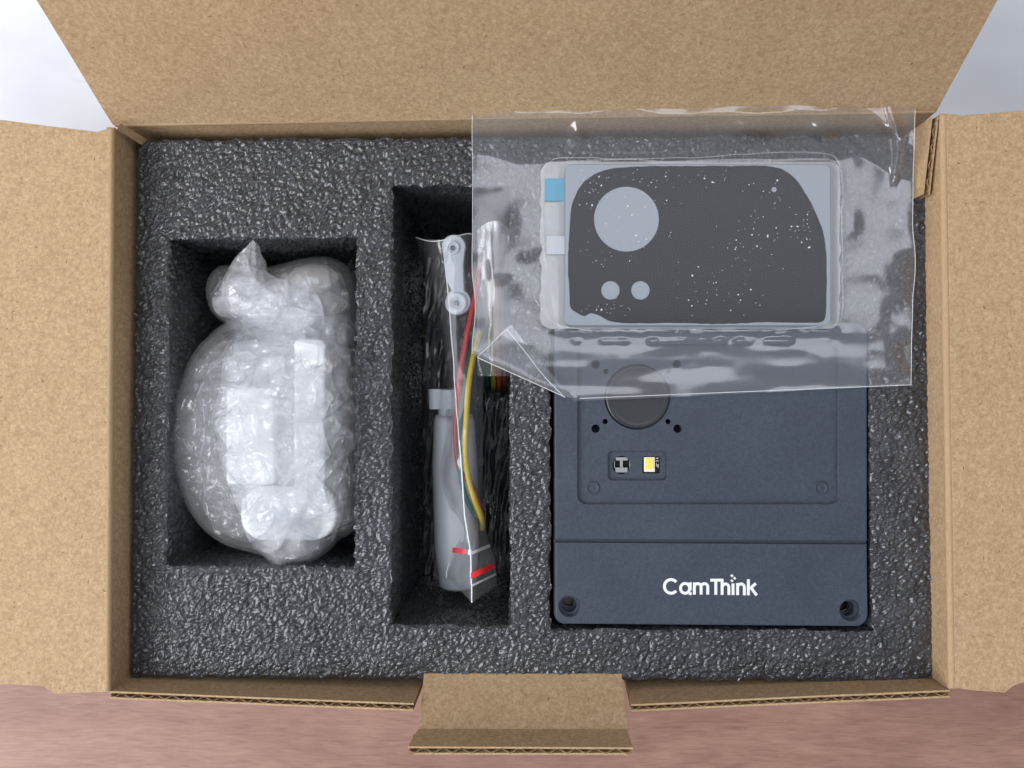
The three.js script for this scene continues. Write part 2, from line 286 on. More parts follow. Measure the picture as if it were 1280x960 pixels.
{
  const cuts = (lo, hi, stops, step) => { const s = [...new Set([lo, ...stops.filter((v) => v > lo && v < hi), hi])].sort((a, b) => a - b), o = []; for (let i = 0; i + 1 < s.length; i++) { const n = Math.max(1, Math.round((s[i + 1] - s[i]) / step)); for (let k = 0; k < n; k++) o.push(mix(s[i], s[i + 1], k / n)); } o.push(hi); return o; };
  const ST = 0.27, xs = cuts(FX0, FX1, POCKETS.flatMap((p) => [p.x0, p.x1]), ST), zs = cuts(FZ0, FZ1, POCKETS.flatMap((p) => [p.z0, p.z1]), ST);
  const inside = (x, z) => POCKETS.some((p) => x > p.x0 && x < p.x1 && z > p.z0 && z < p.z1);
  const edge = (x, z) => { let d = Math.min(x - FX0, FX1 - x, z - FZ0, FZ1 - z); for (const p of POCKETS) { const dx = Math.max(p.x0 - x, 0, x - p.x1), dz = Math.max(p.z0 - z, 0, z - p.z1); d = Math.min(d, Math.hypot(dx, dz)); } return d; };
  const put = (x, y, z, drop) => { const h = foamShift(x, y, z), k = drop; return V(x + k * 0.55 * noise(x / 1.6, y / 1.6, z / 1.6, 11), y + (k < 1 ? h : 0.3 * h) - 0.35 * k, z + k * 0.55 * noise(x / 1.6, y / 1.6, z / 1.6, 12)); };
  const top = surface(xs.length - 1, zs.length - 1, (u, v, i, j) => { const x = xs[i], z = zs[j]; return put(x, FOAM, z, Math.pow(clamp(1 - edge(x, z) / 0.9), 2)); }, { skip: (i, j) => inside((xs[i] + xs[i + 1]) / 2, (zs[j] + zs[j + 1]) / 2) });
  const geos = [top];
  const depths = (d) => { const o = [0]; let y = 0, s = 0.4; while (y < d) { y += s; if (y > 16) s = 1.2; o.push(Math.min(y, d)); } return o; };
  const wall = (path, d, inward) => {              // path: points along the rim; inward: which way the face looks
    const ys = depths(d);
    return surface(path.length - 1, ys.length - 1, (u, v, i, j) => {
      const [x, z] = path[i], y = FOAM - ys[j]; if (!j) return put(x, FOAM, z, 1);
      const h = foamShift(x, y, z), q = put(x, FOAM, z, 1), f = clamp(j / 2); const [nx, nz] = inward[i];
      return V(mix(q.x, x + nx * h, f), Math.min(y, q.y - 0.15 * j), mix(q.z, z + nz * h, f));
    }, { uvs: (u, v, p) => [(p.x + p.z) / 100, p.y / 100] });
  };
  const loop = (x0, z0, x1, z1, d, sgn) => {
    const X = xs.filter((x) => x >= x0 - 1e-6 && x <= x1 + 1e-6), Z = zs.filter((z) => z >= z0 - 1e-6 && z <= z1 + 1e-6);
    for (const [pts, n] of [[X.map((x) => [x, z0]), [0, 1]], [Z.map((z) => [x1, z]), [-1, 0]], [X.map((x) => [x, z1]), [0, -1]], [Z.map((z) => [x0, z]), [1, 0]]]) geos.push(wall(pts, d, pts.map(() => [n[0] * sgn, n[1] * sgn])));
  };
  for (const p of POCKETS) { loop(p.x0, p.z0, p.x1, p.z1, p.d, 1); geos.push(surface(40, 40, (u, v) => { const x = mix(p.x0, p.x1, u), z = mix(p.z0, p.z1, v); return V(x, FOAM - p.d + foamShift(x, 0, z), z); })); }
  loop(FX0, FZ0, FX1, FZ1, 60, -1);
  part('foam_block', geos, foamMat, foam);
}

// ───────────────────────── camera housing ─────────────────────────
const DY = 65.5;
const device = thing('camera_module', 'square slate grey plastic camera housing with white lettering, seated in the foam', 'camera', at(888, 590, DY - 38));
{
  const P = (l) => onto(l, DY), G = [], rec = 1.0, led = 0.9;
  const x0 = 693, x1 = 1084, y0 = 404, y1 = 781;
  const ySplit = 676, gw = 1.7;
  const tl = at(712, 759, DY), tr = at(1064, 764, DY);
  const holeTL = ring(712, 758, 15.5), holeTR = ring(1063, 763, 15.5), recess = rrect(720, 429, 1050, 632, 13);
  // top layer, cut through by the groove
  const upper = [...rrect(x0, y0, x1, 460, 14).filter(([, y]) => y < 440), ...[]];
  const rr = (a) => a;
  const upO = [[x1, ySplit + 2.5 - gw], [x0 + 1, ySplit - gw], ...ringArc(x0, y0, x1, 14)];
  function ringArc(a, b, c, r) { const o = []; for (let i = 0; i <= 8; i++) o.push([a + r - r * Math.cos(R(90 * i / 8)), b + r - r * Math.sin(R(90 * i / 8))]); for (let i = 0; i <= 8; i++) o.push([c - r + r * Math.sin(R(90 * i / 8)), b + r - r * Math.cos(R(90 * i / 8))]); return o; }
  void upper; void rr; void tl; void tr;
  G.push(plate(P(upO), [P(recess)], DY, rec, 0.28));
  const lowO = [[x0 + 1, ySplit + gw], [x1, ySplit + 2.5 + gw]]; { const r = 15; for (let i = 0; i <= 8; i++) lowO.push([x1 + 1 - r + r * Math.cos(R(90 * i / 8)), y1 + 2 - r + r * Math.sin(R(90 * i / 8))]); for (let i = 0; i <= 8; i++) lowO.push([x0 + 1 + r - r * Math.sin(R(90 * i / 8)), y1 - 1 - r + r * Math.cos(R(90 * i / 8))]); }
  G.push(plate(P(lowO), [P(holeTL), P(holeTR)], DY, rec, 0.32));
  // second layer: floor of the recess and of the groove
  const bolts = [[745, 455, 5.4], [847, 455, 5.4], [745, 536, 5.4], [848, 536, 5.4], [758, 464, 3.4], [836, 464, 3.4], [757, 527, 3.4], [836, 527, 3.4]].map(([x, y, r]) => ring(x, y, r, 20));
  const lensHole = ring(797, 496, 41.2, 64), ledPocket = rrect(760, 564, 834, 601, 5.5);
  const body = rrect(x0 - 0.5, y0 - 0.5, x1 + 0.5, y1, 14), Q = (l) => onto(l, DY - rec);
  const grow = (l) => l.map(([x, y]) => [640 + (x - 640) * 1.0, y]);
  G.push(plate(P(grow(body)), [P(holeTL), P(holeTR), P(lensHole), P(ledPocket), ...bolts.map(P)], DY - rec - 0.003, led, 0.0));
  const sensor = ring(778, 582, 11.5, 32), ledHole = rrect(804.5, 571, 826.5, 592.5, 1.5, 3);
  G.push(plate(P(body), [P(ring(712, 758, 9.5)), P(ring(1063, 763, 9.5)), P(sensor), P(ledHole), ...bolts.map(P)], DY - rec - led - 0.006, 1.6, 0));
  G.push(plate(P(body), [P(ring(712, 758, 9.5)), P(ring(1063, 763, 9.5))], DY - rec - led - 2.6, 34, 0.4));
  part('housing', G, bodyMat, device);
  part('inner_board', plate(P(rrect(740, 440, 1040, 620, 4)), [], DY - rec - led - 1.615, 0.9, 0), bodyDark, device);
  for (const [x, y] of [[741, 610], [1026, 610]]) { const c = at(x, y, DY - rec); part('recess_boss', new THREE.LatheGeometry([[0, 0.2], [0.35, 0.2], [0.5, 0.05], [1.15, 0.03], [1.3, 0.28], [1.6, 0.28], [1.75, 0.0]].map(([a, b]) => new THREE.Vector2(a, b)), 32).translate(c.x, DY - rec, c.z), bodyMat, device); }
  // lens cover
  const c = at(797, 496, DY - rec), r = 40 * mmPerPx(DY - rec);
  part('lens_cover', new THREE.LatheGeometry([[0, 0.34], [r * 0.80, 0.36], [r * 0.835, 0.50], [r * 0.93, 0.56], [r * 0.98, 0.42], [r, 0.15], [r, -1.2]].map(([a, b]) => new THREE.Vector2(a, b)), 72).translate(c.x, DY - rec, c.z), lensMat, device);
  // light sensor and lamp behind their windows
  const box = (xa, ya, xb, yb, y, t) => plate(P([[xa, ya], [xb, ya], [xb, yb], [xa, yb]]), [], y, t, 0.04), low = DY - rec - led;
  part('light_sensor', [box(771, 572.5, 786, 576.5, low - 0.35, 0.8), box(770.5, 585.5, 786, 591.5, low - 0.3, 0.8), box(776.4, 576.6, 780, 585.4, low - 0.45, 0.8), box(769, 577, 770, 586, low - 0.6, 0.6), box(788.4, 574, 789.6, 590, low - 0.7, 0.5)], steel, device);
  const lamp = part('led_board', box(804.8, 571.3, 826.2, 592.2, low - 0.5, 0.9), bodyDark, device);
  part('led_chip', box(806.5, 572, 820, 590.5, low + 0.15, 0.6), plastic(0.82, 0.78, 0.66), lamp);
  part('led_phosphor', box(807.8, 573.2, 818.6, 587, low + 0.28, 0.2), plastic(0.88, 0.72, 0.13), lamp);
  part('board_print', [box(821.5, 573, 824.8, 574.2, low - 0.44, 0.1), box(821.5, 576.3, 825, 577.4, low - 0.44, 0.1), box(822, 579.6, 822.9, 584, low - 0.44, 0.1), box(824, 581, 825, 585, low - 0.44, 0.1)], printMat, lamp);
  // fixing screws down in the corner holes
  for (const [x, y] of [[712, 758], [1063, 763]]) { const q = at(x, y, DY); part('screw', [new THREE.CylinderGeometry(1.55, 1.55, 3, 28, 1).translate(q.x, DY - 8, q.z), new THREE.TorusGeometry(1.45, 0.22, 10, 30).rotateX(Math.PI / 2).translate(q.x, DY - 5.4, q.z)], darkSteel, device); }
  // lettering
  const z2 = (x, y) => [820 + x / 9.14, 710 + y / 9.14], Wd = 16.5 / 9.14, L = [];
  const stroke = (pts, k = 0, w = Wd) => {
    const l = [], o = []; const n = pts.length;
    for (let i = 0; i < n; i++) { const a = pts[Math.max(0, i - 1)], b = pts[Math.min(n - 1, i + 1)], d = Math.hypot(b[0] - a[0], b[1] - a[1]), nx = -(b[1] - a[1]) / d * w, ny = (b[0] - a[0]) / d * w; l.push([pts[i][0] + nx, pts[i][1] + ny]); o.push([pts[i][0] - nx, pts[i][1] - ny]); }
    L.push(plate(onto([...l, ...o.reverse()], DY), [], DY + 0.035 + k * 0.008, 0.05, 0));
  };
  const arc = (cx, cy, rx, ry, a0, a1, n = 24) => Array.from({ length: n + 1 }, (_, i) => { const a = R(mix(a0, a1, i / n)); return z2(cx + rx * Math.cos(a), cy + ry * Math.sin(a)); });
  const seg = (...p) => p.map(([x, y]) => z2(x, y));
  stroke(arc(172, 210, 76, 78, -40, -320, 40));
  stroke(arc(332, 232, 52, 56, 0, 359.9, 40)); stroke(seg([390, 163], [390, 255]), 1); stroke(seg([378, 285], [406, 300]), 2);
  stroke(seg([438, 165], [438, 303])); stroke([...arc(477, 216, 38, 38, 200, 360, 14), ...seg([515, 303])], 1); stroke([...arc(553, 216, 38, 38, 200, 360, 14), ...seg([591, 303])], 2);
  stroke(seg([620, 139], [770, 139])); stroke(seg([683, 155], [683, 305]), 1); stroke(seg([755, 130], [755, 307]), 2); stroke([...arc(794, 222, 38, 40, 200, 360, 14), ...seg([832, 308])], 3);
  stroke(seg([880, 176], [880, 308])); for (const [x, y] of [[867, 88], [898, 117], [867, 146]]) stroke(seg([x - 9, y - 10], [x + 9, y + 10]), 1, 1.35);
  stroke(seg([932, 172], [932, 309])); stroke([...arc(971, 222, 38, 40, 200, 360, 14), ...seg([1009, 310])], 1);
  stroke(seg([1055, 128], [1055, 311])); stroke(seg([1140, 176], [1070, 238]), 1); stroke(seg([1082, 222], [1150, 311]), 2);
  part('lettering', L, printMat, device);
}

// ───────────────────────── loose front panel and the film over it ─────────────────────────
const PB = FOAM + 1.6, PT = PB + 1.8;
const panel = thing('front_cover_panel', 'glossy black front panel with one large and two small round windows, inside the clear film', 'panel', at(872, 306, PB));
{
  const P = (l) => onto(l, PT);
  part('glass_plate', plate(P(rrect(706, 205, 1039, 407, 9)), [], PT, PT - PB, 0.2), new THREE.MeshPhysicalMaterial({ color: new THREE.Color().setRGB(0.24, 0.265, 0.30), roughness: 0.25 }), panel);
  const key = [[711, 300], [713, 268], [718, 247], [728, 230], [740, 220], [755, 213], [775, 209.5], [810, 208], [860, 207.5], [920, 207.5], [958, 207.5], [972, 210], [985, 216], [998, 228], [1008, 244], [1018, 262], [1026, 282], [1031, 302], [1033, 330], [1033, 375], [1031.5, 396], [1026, 402.5], [1010, 403.5], [960, 403], [900, 405], [860, 404], [800, 404], [770, 403], [757, 399], [748, 394], [738, 392], [730, 395], [721, 391], [713, 383], [711.5, 360], [710, 330]];
  const cv = new THREE.CatmullRomCurve3(key.map(([x, y]) => V(x, y, 0)), true, 'catmullrom', 0.5), out = cv.getSpacedPoints(420).slice(0, -1).map((p, i) => [p.x + 0.4 * noise(i / 3.1, 1, 0), p.y + 0.4 * noise(i / 3.1, 2, 0)]);
  part('black_mask', plate(P(out), [P(ring(783, 274, 40.5, 72)), P(ring(763, 363, 11.5, 36)), P(ring(800.5, 363, 11.5, 36)), P(ring(967.5, 237, 3.3, 16))], PT + 0.06, 0.05, 0), new THREE.MeshPhysicalMaterial({ color: new THREE.Color().setRGB(0.012, 0.0125, 0.0145), roughness: 0.2, ior: 1.4, specularIntensity: 0.6 }), panel);
  part('release_liner', surface(60, 40, (u, v) => { const o = rrect(676, 202, 1050, 411, 16, 8), x = mix(676, 1050, u), y = mix(202, 411, v); void o; const r = 14, dx = Math.max(0, Math.abs(x - 863) - 187 + r), dy = Math.max(0, Math.abs(y - 306.5) - 104.5 + r), k = Math.hypot(dx, dy) > r ? r / Math.hypot(dx, dy) : 1; const X = x - Math.sign(x - 863) * dx * (1 - k) + 2 * (dx > r * 0.9 ? noise(y / 12, 5) : 0), Y = y - Math.sign(y - 306.5) * dy * (1 - k); return at(X, Y, PB - 0.12); }), liner, panel);
  const dot = new THREE.SphereGeometry(1, 8, 6), mtx = [], clusters = [[735, 240, 30, 26], [790, 215, 40, 20], [960, 265, 40, 46], [930, 310, 46, 30], [1000, 285, 18, 24], [860, 290, 130, 80], [760, 300, 40, 40], [910, 370, 60, 30], [870, 225, 60, 12], [760, 385, 40, 14]];
  while (mtx.length < 250) {
    const [cx, cy, sx, sy] = clusters[rnd() * clusters.length | 0], a = rnd() + rnd() + rnd() - 1.5, b = rnd() + rnd() + rnd() - 1.5, x = cx + a * sx, y = cy + b * sy;
    if (x < 720 || x > 1024 || y < 212 || y > 400 || (x > 990 && y < 240)) continue;
    const p = at(x, y, PT + 0.07), r = 0.055 + 0.15 * Math.pow(rnd(), 6) + 0.04 * rnd();
    mtx.push(dot.clone().scale(r, 0.03, r * (0.8 + 0.4 * rnd())).translate(p.x, p.y, p.z));
  }
  part('dust_specks', mtx, plastic(0.75, 0.77, 0.8, 0.6), panel, { kind: 'stuff' });
  part('pull_tab', plate(onto(rrect(681, 223, 708, 251, 0.6, 2), PB + 0.25), [], PB + 0.25, 0.12, 0), plastic(0.11, 0.31, 0.44, 0.35), panel, { label: 'small light blue pull tab' });
  part('pull_tab', plate(onto(rrect(683, 295, 708, 318, 0.6, 2), PB + 0.25), [], PB + 0.25, 0.12, 0), plastic(0.46, 0.48, 0.52, 0.35), panel, { label: 'small white pull tab' });
}
const bag = thing('clear_film_sleeve', 'crinkled clear plastic film sleeve with a turned up corner, lying over the black panel', 'plastic film', at(870, 320, FOAM + 1));
{
  const q = [[592, 141], [1144, 134], [1141, 481], [592, 505]];
  const f0 = [597, 447], f1 = [708, 497], fl = Math.hypot(f1[0] - f0[0], f1[1] - f0[1]), fx = (f1[0] - f0[0]) / fl, fy = (f1[1] - f0[1]) / fl;
  const sdRound = (x, y) => { const dx = Math.abs(x - 872.5) - 166.5 + 10, dy = Math.abs(y - 306) - 101 + 10; return Math.hypot(Math.max(dx, 0), Math.max(dy, 0)) + Math.min(Math.max(dx, dy), 0) - 10; };
  const height = (x, y, front) => {
    const sd = sdRound(x, y), w = x < 872 ? 26 - 10 * smooth(360, 420, y) : 15, wTop = y < 306 ? 12 : 17;
    const ww = Math.abs(x - 872.5) - 166 > Math.abs(y - 306) - 101 ? w : wTop;
    const off = smooth(0, 30, sd);
    let h = FOAM + 1.0;
    h += 6.2 * Math.pow(clamp((203 + 8 * noise(x / 60, 3) - y + 50 * smooth(1070, 1150, x) * clamp(1 - (y - 190) / 90)) / 66), 1.55);                                   // up against the back wall
    const dev = smooth(415, 440, y) * smooth(660, 700, x);
    h += off * (1 - 0.5 * dev) * (0.66 * fbm(x / 66, y / 56, 0, 2, 31) + 0.10 * fbm(x / 24, y / 22, 0, 2, 33));
    h += dev * (0.75 * fbm(x / 110, y / 32, 0, 2, 35) + 0.02 * noise(x / 14, y / 14, 0, 36));
    h += smooth(205, 165, y) * 0.5 * noise(x / 55, y / 60, 0, 48); for (const [bx, by, sx, k] of [[948, 160, 34, 2.3], [1028, 162, 20, 2.2], [722, 166, 9, 1.6]]) h += k * Math.exp(-Math.pow((x - bx) / sx, 2) - Math.pow((y - by) / 15, 2)); h += smooth(1090, 1140, x) * (0.8 * noise(y / 34, x / 60, 0, 37));
    const cr = Math.abs((x - 1113) - 10 * Math.sin((y - 135) / 36)); h += 1.3 * Math.exp(-cr * cr / 30) * smooth(235, 190, y);
    const cr2 = Math.abs(x - 1132 + (y - 150) * 0.18); h += 0.9 * Math.exp(-cr2 * cr2 / 16) * smooth(250, 200, y);
    const cr3 = Math.abs(x - 617); h += 0.10 * Math.exp(-cr3 * cr3 / 6) * smooth(270, 300, y);
    h += 0.5 * Math.exp(-Math.pow((y - 414) / 4.5, 2)) * smooth(680, 720, x) * smooth(1075, 1040, x) * (1 + 0.7 * noise(x / 9, y / 7, 0, 38));
    h += 0.4 * Math.exp(-Math.pow((y - 426) / 4, 2)) * smooth(690, 760, x) * smooth(1060, 1030, x) * (0.6 + 0.9 * noise(x / 12, 1, 0, 39));
    if (front) {
      h += 0.25 * off;
      const up = PT + 0.16 - (FOAM + 1.0), k = sd < 0 ? 1 : Math.pow(clamp(1 - sd / ww), 1.7);
      h = mix(h, Math.max(h, FOAM + 1.0 + up), k);
      if (sd < 0) h = PT + 0.16 + 0.012 * noise(x / 30, y / 30, 0, 40);
      h += 0.34 * Math.exp(-Math.pow((sd - ww * (1 + 0.12 * noise(x / 22, y / 22, 0, 44))) / 2.6, 2));
    } else if (sd < 8) h = mix(FOAM + 1.3, h, smooth(0, 8, sd));
    return Math.max(h, front ? FOAM + 0.75 : FOAM + 0.5);
  };
  const sheet = (front, n1, n2) => surface(n1, n2, (u, v) => {
    let x = mix(mix(q[0][0], q[1][0], u), mix(q[3][0], q[2][0], u), v), y = mix(mix(q[0][1], q[1][1], u), mix(q[3][1], q[2][1], u), v);
    x += 2.2 * noise(y / 55, u > 0.5 ? 4 : 9, 0, 46) * Math.pow(Math.abs(2 * u - 1), 8);
    if (v > 0.9) y += 4 * Math.sin(u * 2.6) * (v - 0.9) * 10 * (1 - u); if (v < 0.06) y += (0.06 - v) * 30 * noise(u * 7, 2, 0, 45) - (0.06 - v) * 60 * Math.sin(Math.PI * u) ;
    let lift = 0; const s = (x - f0[0]) * -fy + (y - f0[1]) * fx;           // beyond the fold the sheet turns back over itself
    if (s > 0) { x -= 2 * s * -fy; y -= 2 * s * fx; lift = (front ? 0.7 : 1.1) + 2.2 * Math.sin(Math.min(1.3, s / 30)) * 0.6; if (front) lift += 0.3; }
    else if (s > -9) lift = 0.45 * (1 + s / 9) * (1 + s / 9) * (x < 720 ? 1 : 0);
    return at(x, y, height(x, y, front) + lift);
  });
  part('front_sheet', sheet(true, 420, 290), filmFront, bag);
  part('back_sheet', sheet(false, 260, 180), filmBack, bag);
  const rim = (pts, r) => tube(pts.map(([x, y, k]) => at(x, y, height(x, y, true) + (k ?? 0.05))), r, 160, 6);
  const run = (a, b, n, k) => Array.from({ length: n + 1 }, (_, i) => [mix(a[0], b[0], i / n), mix(a[1], b[1], i / n), k]);
  const contour = [[690, 200], [678, 215], [674, 240], [678, 280], [680, 318], [683, 345], [672, 362], [668, 372], [682, 392], [694, 404], [720, 411], [780, 413], [850, 412], [920, 413], [990, 411], [1040, 404], [1052, 392], [1053, 340], [1052, 280], [1053, 225], [1048, 202], [1034, 193], [985, 190], [930, 193], [860, 197], [780, 199], [720, 197]];
  const cc = new THREE.CatmullRomCurve3(contour.map(([x, y]) => V(x, y, 0)), true, 'catmullrom', 0.5).getSpacedPoints(260).map((p, i) => [p.x + 0.8 * noise(i / 4, 3), p.y + 0.8 * noise(i / 4, 8), 0.03 + 0.05 * noise(i / 6, 1)]);
  part('pressed_crease', rim(cc, 0.10), creaseMat, bag);
  part('cut_edge', [rim(run([592, 143], [592, 442], 60).map(([x, y, k]) => [x + 2.2 * noise(y / 55, 9, 0, 46), y, k]), 0.07), rim(run([1143.8, 138], [1141, 480], 60).map(([x, y, k]) => [x + 2.2 * noise(y / 55, 4, 0, 46), y, k]), 0.07), rim(run([1140, 481], [725, 498], 40), 0.10), rim(run([597, 447], [706, 496], 14, 0.5), 0.13), rim([[633, 411, 2.3], [655, 438, 1.9], [680, 470, 1.2], [706, 497, 0.5]], 0.10), rim([[597, 446, 0.6], [615, 429, 1.9], [633, 411, 2.3]], 0.08)], seamMat, bag);
}

// ───────────────────────── bubble wrapped bundle ─────────────────────────
const wrapClear = new THREE.MeshPhysicalMaterial({ color: new THREE.Color().setRGB(0.985, 0.99, 0.995), roughness: 0.16, transmission: 0.95, thickness: 0, ior: 1.6, side: THREE.DoubleSide });
const wrapMilk = new THREE.MeshPhysicalMaterial({ color: new THREE.Color().setRGB(0.97, 0.975, 0.985), roughness: 0.25, transmission: 0.84, thickness: 0, ior: 1.55, side: THREE.DoubleSide });
const wrapCore = new THREE.MeshPhysicalMaterial({ color: new THREE.Color().setRGB(0.92, 0.925, 0.94), roughness: 0.5, transmission: 0.12, thickness: 0, ior: 1.5, side: THREE.DoubleSide });
const bundle = thing('bubble_wrap_bundle', 'white part rolled up in crumpled clear bubble wrap in the largest left pocket', 'wrapped part', at(335, 520, FOAM - 30));
{
  const ridge = (x, y, s) => { const a = 1 - Math.abs(noise(x, y, 0, s)); return a * a * a; };
  const crumple = (x, y, s) => {
    const wx = x + 9 * noise(x / 30, y / 30, s, 2), wy = y + 9 * noise(x / 30, y / 30, s, 3);
    const [a, b] = worley(wx / 52, wy / 44, 0, s + 3, 0, true), [c, d] = worley(wx / 22 + 3, wy / 24, 0, s + 9, 0, true);
    return 2.0 * Math.exp(-(b - a) * 12) + 0.3 * Math.exp(-(d - c) * 11) + 1.5 * (0.6 - a) + 0.8 * ridge(wx / 46, wy / 38, s + 3) + 0.05 * ridge(wx / 12, wy / 13, s + 5);
  };
  const bubbles = (x, y, s) => {                   // a warped lattice of flattened bubbles
    const gx = (x + 7 * noise(x / 40, y / 40, s, 7)) / 28, gy = (y + 7 * noise(x / 40, y / 40, s, 8)) / 25, r = Math.round(gy), cx = Math.round(gx - (r & 1) * 0.5) + (r & 1) * 0.5;
    const d = Math.hypot((gx - cx) * 28, (gy - r) * 25) / 11.5, alive = hash(cx * 2, r, 3, s) ; return d < 1 ? Math.sqrt(1 - d * d) * (0.35 + 0.65 * alive) : 0;
  };
  const dome = (outline, c, low, high, pw, amp, s, bub, shrink = 1, wander = 0) => {
    const cv = new THREE.CatmullRomCurve3(outline.map(([x, y]) => V(x, y, 0)), true, 'catmullrom', 0.5);
    const pts = cv.getSpacedPoints(1200);
    const rad = new Float32Array(361); for (const p of pts) { const a = Math.round((Math.atan2(p.y - c[1], p.x - c[0]) / Math.PI * 180 + 360) % 360), d = Math.hypot(p.x - c[0], p.y - c[1]); rad[a] = Math.max(rad[a], d); } rad[360] = rad[0] = Math.max(rad[0], rad[360]);
    for (let i = 1; i < 360; i++) if (!rad[i]) rad[i] = rad[i - 1];
    const radius = (deg) => { const i = Math.floor(deg) % 360; return mix(rad[i], rad[(i + 1) % 360], deg - Math.floor(deg)) * shrink; };
    return surface(420, 170, (u, v) => {
      const a = u * 360, t = v, r = t < 0.92 ? t / 0.92 : 1 - (t - 0.92) * 0.5, Rr = radius(a % 360), x = c[0] + Math.cos(R(a)) * Rr * r * (1 + wander * noise(Math.cos(R(a)) * 4, Math.sin(R(a)) * 4, s)), y = c[1] + Math.sin(R(a)) * Rr * r * (1 + wander * noise(Math.cos(R(a)) * 4, Math.sin(R(a)) * 4, s));
      const prof = t < 0.92 ? Math.pow(Math.max(0, 1 - Math.pow(r, pw)), 1 / 2.0) : 0, fade = t < 0.92 ? Math.min(1, (1 - r) * 7 + 0.25) : 0.25;
      return at(x, y, mix(low, high, prof) - (t > 0.92 ? (t - 0.92) / 0.08 * 9 : 0) + fade * (amp * (crumple(x, y, s) - 0.9) + bub * bubbles(x, y, s)));
    }, { wrap: true });
  };
  const body = [[352, 398], [390, 392], [430, 395], [447, 420], [453, 470], [455, 530], [452, 585], [447, 630], [443, 660], [424, 674], [405, 692], [385, 703], [360, 707], [345, 709], [336, 697], [316, 690], [284, 681], [258, 664], [240, 642], [226, 612], [217, 578], [215, 545], [219, 510], [227, 478], [239, 448], [258, 424], [290, 402]];
  const head = [[276, 400], [262, 385], [257, 358], [268, 337], [290, 331], [320, 336], [350, 330], [378, 323], [408, 321], [432, 331], [445, 352], [449, 400], [440, 430], [390, 440], [330, 425], [296, 412]];
  const core = [[300, 420], [350, 408], [400, 405], [432, 420], [440, 480], [440, 560], [434, 620], [415, 655], [380, 682], [345, 690], [318, 668], [290, 630], [275, 590], [262, 540], [268, 480], [280, 440]];
  part('inner_wrap', [dome(core, [355, 550], 46, 62.6, 3.0, 1.1, 3, 0.4, 0.95, 0.05), dome(head, [360, 376], 48, 65, 2.6, 1.2, 5, 0.3, 0.74, 0.05)], wrapCore, bundle);
  part('middle_wrap', [dome(body, [340, 545], 52, 69.6, 3.0, 1.9, 11, 0.8, 0.91, 0.04), dome(head, [360, 376], 52, 68.4, 2.6, 1.7, 14, 0.5, 0.86, 0.04)], wrapMilk, bundle);
  part('outer_wrap', [dome(body, [340, 545], 60, 72.4, 2.6, 2.2, 21, 1.5, 1.01), dome(head, [360, 376], 58, 71.4, 2.4, 2.2, 27, 0.9, 1), dome(body, [340, 545], 58, 71.2, 2.6, 2.4, 61, 1.0, 0.98), dome(head, [360, 376], 54, 70, 2.4, 2.2, 67, 0.7, 0.96)], wrapClear, bundle);
  // twisted end standing up at the top
  const wa = line([[270, 380], [279, 352], [295, 322], [314, 301]]), wb = line([[348, 352], [335, 340], [328, 320], [319, 301]]);
  const wing = (k) => surface(90, 60, (u, v) => { const a = wa(u), b = wb(u), e = v < 0.72 ? v / 0.72 : (1 - v) / 0.28, x = mix(a.x, b.x, v) + 1.5 * noise(u * 7, v * 4, k), y = mix(a.y, b.y, v) + 1.5 * noise(u * 7, v * 4, k + 5); return at(x + k, y + k, 62 + 5 * u + 5.5 * e * (1 - 0.7 * u) + 1.2 * (crumple(x * 1.6, y * 1.6, 33 + k) - 0.9) + k); }, { wrap: true });
  const roll = [[266, 372], [285, 370], [310, 366], [335, 353], [365, 337], [400, 331], [424, 345], [404, 364], [360, 380], [322, 393], [290, 397], [270, 391]];
  part('twisted_end', [wing(0), wing(1.3), dome(roll, [335, 372], 63, 72.4, 2.2, 1.2, 71, 0.3, 1)], wrapMilk, bundle);
  // lower fold sticking out at the foot
  const foot = [[312, 640], [308, 672], [326, 692], [344, 710], [360, 707], [385, 703], [402, 690], [404, 664], [380, 640], [345, 628]];
  part('folded_edge', [dome(foot, [355, 668], 58, 70.5, 2.4, 1.6, 41, 0.4, 1), dome(foot, [355, 668], 57, 69.5, 2.4, 1.6, 47, 0.4, 0.9, 0.05)], wrapMilk, bundle);
}
{
  const w = thing('white_plastic_mount', 'white plastic mount dimly visible through the bubble wrap', 'plastic mount', at(350, 520, 52));
  part('mount_plate', plate(onto(rrect(282, 484, 343, 606, 8), 66.4), [], 66.4, 11, 0.7), plastic(0.95, 0.95, 0.95, 0.6), w);
  part('mount_foot', plate(onto(rrect(300, 608, 420, 676, 30), 65.2), [], 65.2, 9, 0.9), plastic(0.95, 0.95, 0.95, 0.6), w);
  part('mount_arm', plate(onto(rrect(367, 424, 406, 614, 7), 67), [], 67, 12, 0.7), plastic(0.96, 0.96, 0.96, 0.6), w);
}

